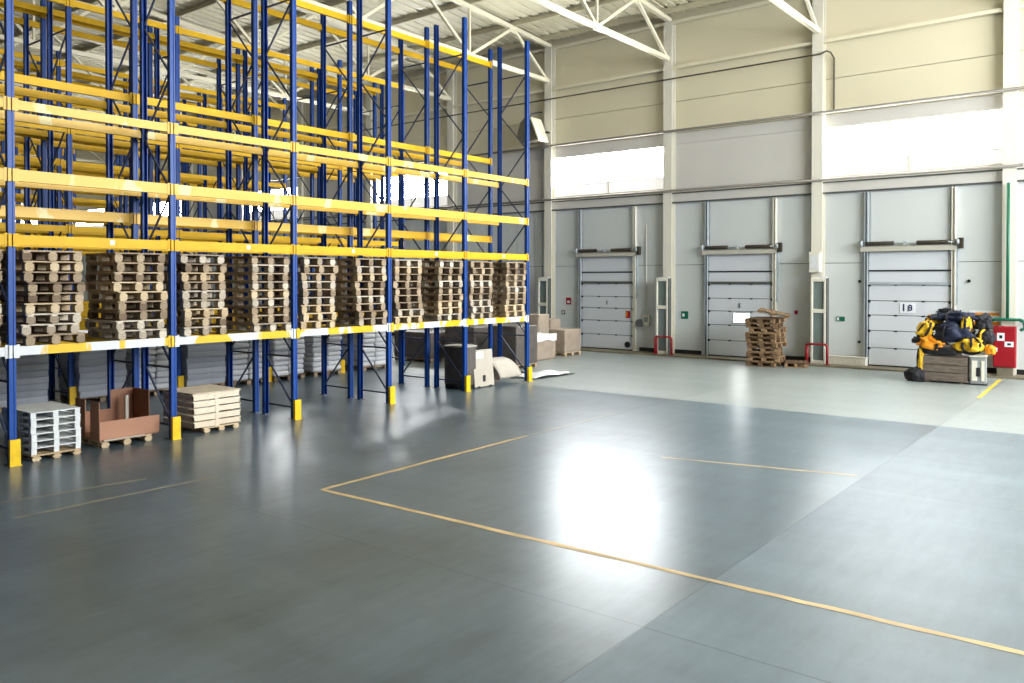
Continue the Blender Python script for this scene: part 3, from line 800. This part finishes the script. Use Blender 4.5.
bevel(MB().box(-.2, .2, -.2, .2, .03, .8).build('body', 'grille', can), .02)
MB().box(-.16, -.02, -.215, -.2, .12, .7).box(.08, .16, -.215, -.2, .12, .7).build('slot_panel', 'white_steel', can)
MB().box(-.05, .05, -.222, -.21, .25, .5).build('dark_slot', 'rubber', can)
MB().box(-.22, .22, -.22, .22, 0, .03).build('foot_plate', 'rubber', can)
MB().box(-.22, .22, -.22, .22, .8, .84).build('lid', 'white_steel', can)
def lump_mesh(rx, ry, rz_, seed, amp, name, mat, flat_=.0):
    bm = bmesh.new(); bmesh.ops.create_icosphere(bm, subdivisions=4, radius=1)
    for v in bm.verts:
        p = v.co.copy(); d = 1 + amp * noise.noise(p * 1.6 + Vector((seed, 0, 0))) + amp * .5 * noise.noise(p * 4.2 + Vector((0, seed, 0)))
        q = [math.copysign(abs(c) ** .8, c) for c in p]
        v.co = Vector((q[0] * rx, q[1] * ry, q[2] * rz_)) * d
        if v.co.z < -rz_ * .75: v.co.z = -rz_ * .75
    me = bpy.data.meshes.new(name); bm.to_mesh(me); bm.free(); me.materials.append(M[mat])
    for p in me.polygons: p.use_smooth = True
    return me
def bundle(label, cat, name, loc, r, mat, seed, strap=None, amp=.3, tilt=(0, 0, 0)):
    t = thing(name, label, cat, loc, 0, 'heap of gear on the plank crate'); t.rotation_euler = tilt
    put('body', lump_mesh(*r, seed, amp, 'body', mat), t)
    if strap:
        for ang in strap[1]:
            pts = [(math.cos(a) * r[0] * 1.1 * math.cos(ang), math.cos(a) * r[1] * 1.1 * math.sin(ang) - .0, math.sin(a) * r[2] * 1.08) for a in [2 * PI * k / 20 for k in range(21)]]
            MB().tube(pts, .035, 8, 0, False).build('strap', strap[0], t)
    return t
bundle('big navy padded bag in the middle of the gear heap', 'bag', 'gear_bag', (-4.66, 26.82, 1.42), (.5, .34, .32), 'navy', 1, ('black_cloth', (.2, 1.2)), .5)
bundle('long navy roll lying on top of the gear heap', 'bag', 'gear_bag', (-4.66, 26.95, 1.92), (.55, .3, .16), 'navy', 2, ('black_cloth', (1.3,)), .5)
bundle('black bag on the top right of the gear heap', 'bag', 'gear_bag', (-3.92, 27.02, 1.76), (.24, .24, .24), 'black_cloth', 3, None, .55)
bundle('black bag with a yellow band on the right of the gear heap', 'bag', 'gear_bag', (-3.84, 26.85, 1.34), (.22, .24, .22), 'black_cloth', 4, ('gold', (1.2,)), .35)
bundle('yellow and navy striped bundle low on the right of the heap', 'bundle', 'cloth_bundle', (-4.15, 26.6, 1.12), (.32, .24, .22), 'gold', 5, ('black_cloth', (.3, 1.0, 1.7, 2.4)), .5)
bundle('orange cloth draped over the left side of the crate', 'cloth', 'draped_cloth', (-5.16, 26.6, 1.1), (.36, .2, .2), 'orange', 6, ('black_cloth', (2.0,)), .5, (0, .3, 0))
bundle('yellow jacket bundle on the upper left of the heap', 'jacket', 'jacket_bundle', (-5.38, 26.72, 1.5), (.17, .18, .27), 'gold', 7, ('black_cloth', (.6, 1.9)), .6, (.2, .5, .3))
bundle('orange bundle at the top left edge of the heap', 'bundle', 'cloth_bundle', (-5.2, 27.05, 1.8), (.2, .18, .14), 'gold', 8, ('black_cloth', (.3,)), .6)
bundle('yellow bundle between the navy roll and the black bag', 'bundle', 'cloth_bundle', (-4.3, 26.8, 1.7), (.15, .16, .26), 'gold', 9, ('black_cloth', (.5, 1.5)), .6)
bundle('small yellow knob shaped bundle at the far right of the heap', 'bundle', 'cloth_bundle', (-3.66, 26.6, 1.0), (.12, .12, .15), 'orange', 10, None, .3)
bundle('black sack slumped on the floor left of the plank crate', 'sack', 'black_sack', (-5.58, 26.5, .18), (.27, .22, .24), 'black_cloth', 11, None, .35)
bundle('black pouch sticking out on the left of the gear heap', 'pouch', 'black_pouch', (-5.58, 26.7, 1.2), (.16, .12, .11), 'black_cloth', 12, None, .25)
bundle('black cap shaped bundle on the very top of the heap', 'bundle', 'cloth_bundle', (-4.85, 26.95, 2.1), (.18, .14, .07), 'black_cloth', 13, None, .5)
bundle('yellow strap bundle hanging down the left of the crate', 'strap', 'strap_bundle', (-5.44, 26.5, .62), (.08, .1, .4), 'gold', 15, ('black_cloth', (.3,)), .4)
bundle('black cloth tucked under the orange drape on the crate', 'cloth', 'dark_cloth', (-4.95, 26.5, .92), (.44, .1, .13), 'black_cloth', 16, None, .4)

# ------------------------------------------------------------------ floor markings
def strip(pts, w, mat, label, wear=0, seed=0):
    m = MB(); r = random.Random(seed)
    P = []
    for a, b in zip(pts, pts[1:]):
        a, b = Vector(a), Vector(b); nseg = max(2, int((b - a).length / .25))
        for k in range(nseg): P.append(a.lerp(b, k / nseg))
    P.append(Vector(pts[-1]))
    prev = None
    for i, p in enumerate(P):
        d = (P[min(i + 1, len(P) - 1)] - P[max(i - 1, 0)]).normalized(); nrm = Vector((-d.y, d.x)) * w / 2
        e1, e2 = r.uniform(-wear, wear), r.uniform(-wear, wear)
        m.v += [(p.x + nrm.x * (1 + e1), p.y + nrm.y * (1 + e1), .003), (p.x - nrm.x * (1 + e2), p.y - nrm.y * (1 + e2), .003)]
        if i: b = len(m.v) - 4; m.f.append((b, b + 1, b + 3, b + 2)); m.m.append(0); m.sm.append(False)
    return tag(m.build('floor_tape', mat), label, 'floor tape')
strip([(-.3, 7.78), (-9.43, 7.54), (-9.55, 12.6)], .085, 'tape', 'long tan tape line with a corner across the open floor', .25, 1)
strip([(-9.55, 12.75), (-9.6, 16.0)], .05, 'tape_faint', 'faded tape line continuing toward the doors past the tan corner', .3, 2)
strip([(-6.6, 12.5), (-4.6, 12.95), (-3.6, 13.2)], .06, 'tape', 'short worn tan tape line in the middle of the floor', .4, 3)
strip([(-11.33, 7.05), (-11.37, 4.2)], .06, 'tape_faint', 'short faded line on the floor by the racks, nearer one', .3, 4)
strip([(-12.05, 6.3), (-12.32, 4.2)], .06, 'tape_faint', 'short faded line on the floor by the racks, farther one', .3, 5)
strip([(-3.52, 23.7), (-3.65, 28.4)], .1, 'tape_yellow', 'yellow tape line on the floor leading to the red cabinet', .15, 6)

# ------------------------------------------------------------------ light, sky, camera
w = bpy.data.worlds.new('world'); S.world = w; w.use_nodes = True
bg = w.node_tree.nodes['Background']; bg.inputs[0].default_value = (.92, .96, 1.0, 1); bg.inputs[1].default_value = 15
# sky portal in the opening added to the unseen right-hand wall
la = bpy.data.lights.new('added_daylight_opening', 'AREA'); la.shape = 'RECTANGLE'; la.size = 21; la.size_y = 14.5
la.cycles.is_portal = True
lo_ = put('added_daylight_opening', la, None, (XR + .2, 19.4, 9.1)); lo_.rotation_euler = (0, PI / 2, 0); la.size, la.size_y = 7.4, 21
cam = bpy.data.cameras.new('camera'); co = put('camera', cam)
co.location = (0, 0, 3.05); co.rotation_euler = (math.radians(90 - .657), 0, math.radians(38.225))
cam.sensor_width = 36; cam.lens = 816.8 / 1024 * 36; cam.shift_y = (287.83 - 341.5) / 1024; cam.clip_end = 300
S.camera = co
S.view_settings.view_transform = 'Standard'; S.view_settings.look = 'None'; S.view_settings.gamma = 1
S.view_settings.use_curve_mapping = False
S.view_settings.exposure = 0.6
S.cycles.use_denoising = True
S.cycles.caustics_reflective = False; S.cycles.caustics_refractive = False; S.cycles.blur_glossy = 1.0
S.cycles.sample_clamp_indirect = 4.0
S.cycles.max_bounces = 6; S.cycles.diffuse_bounces = 2
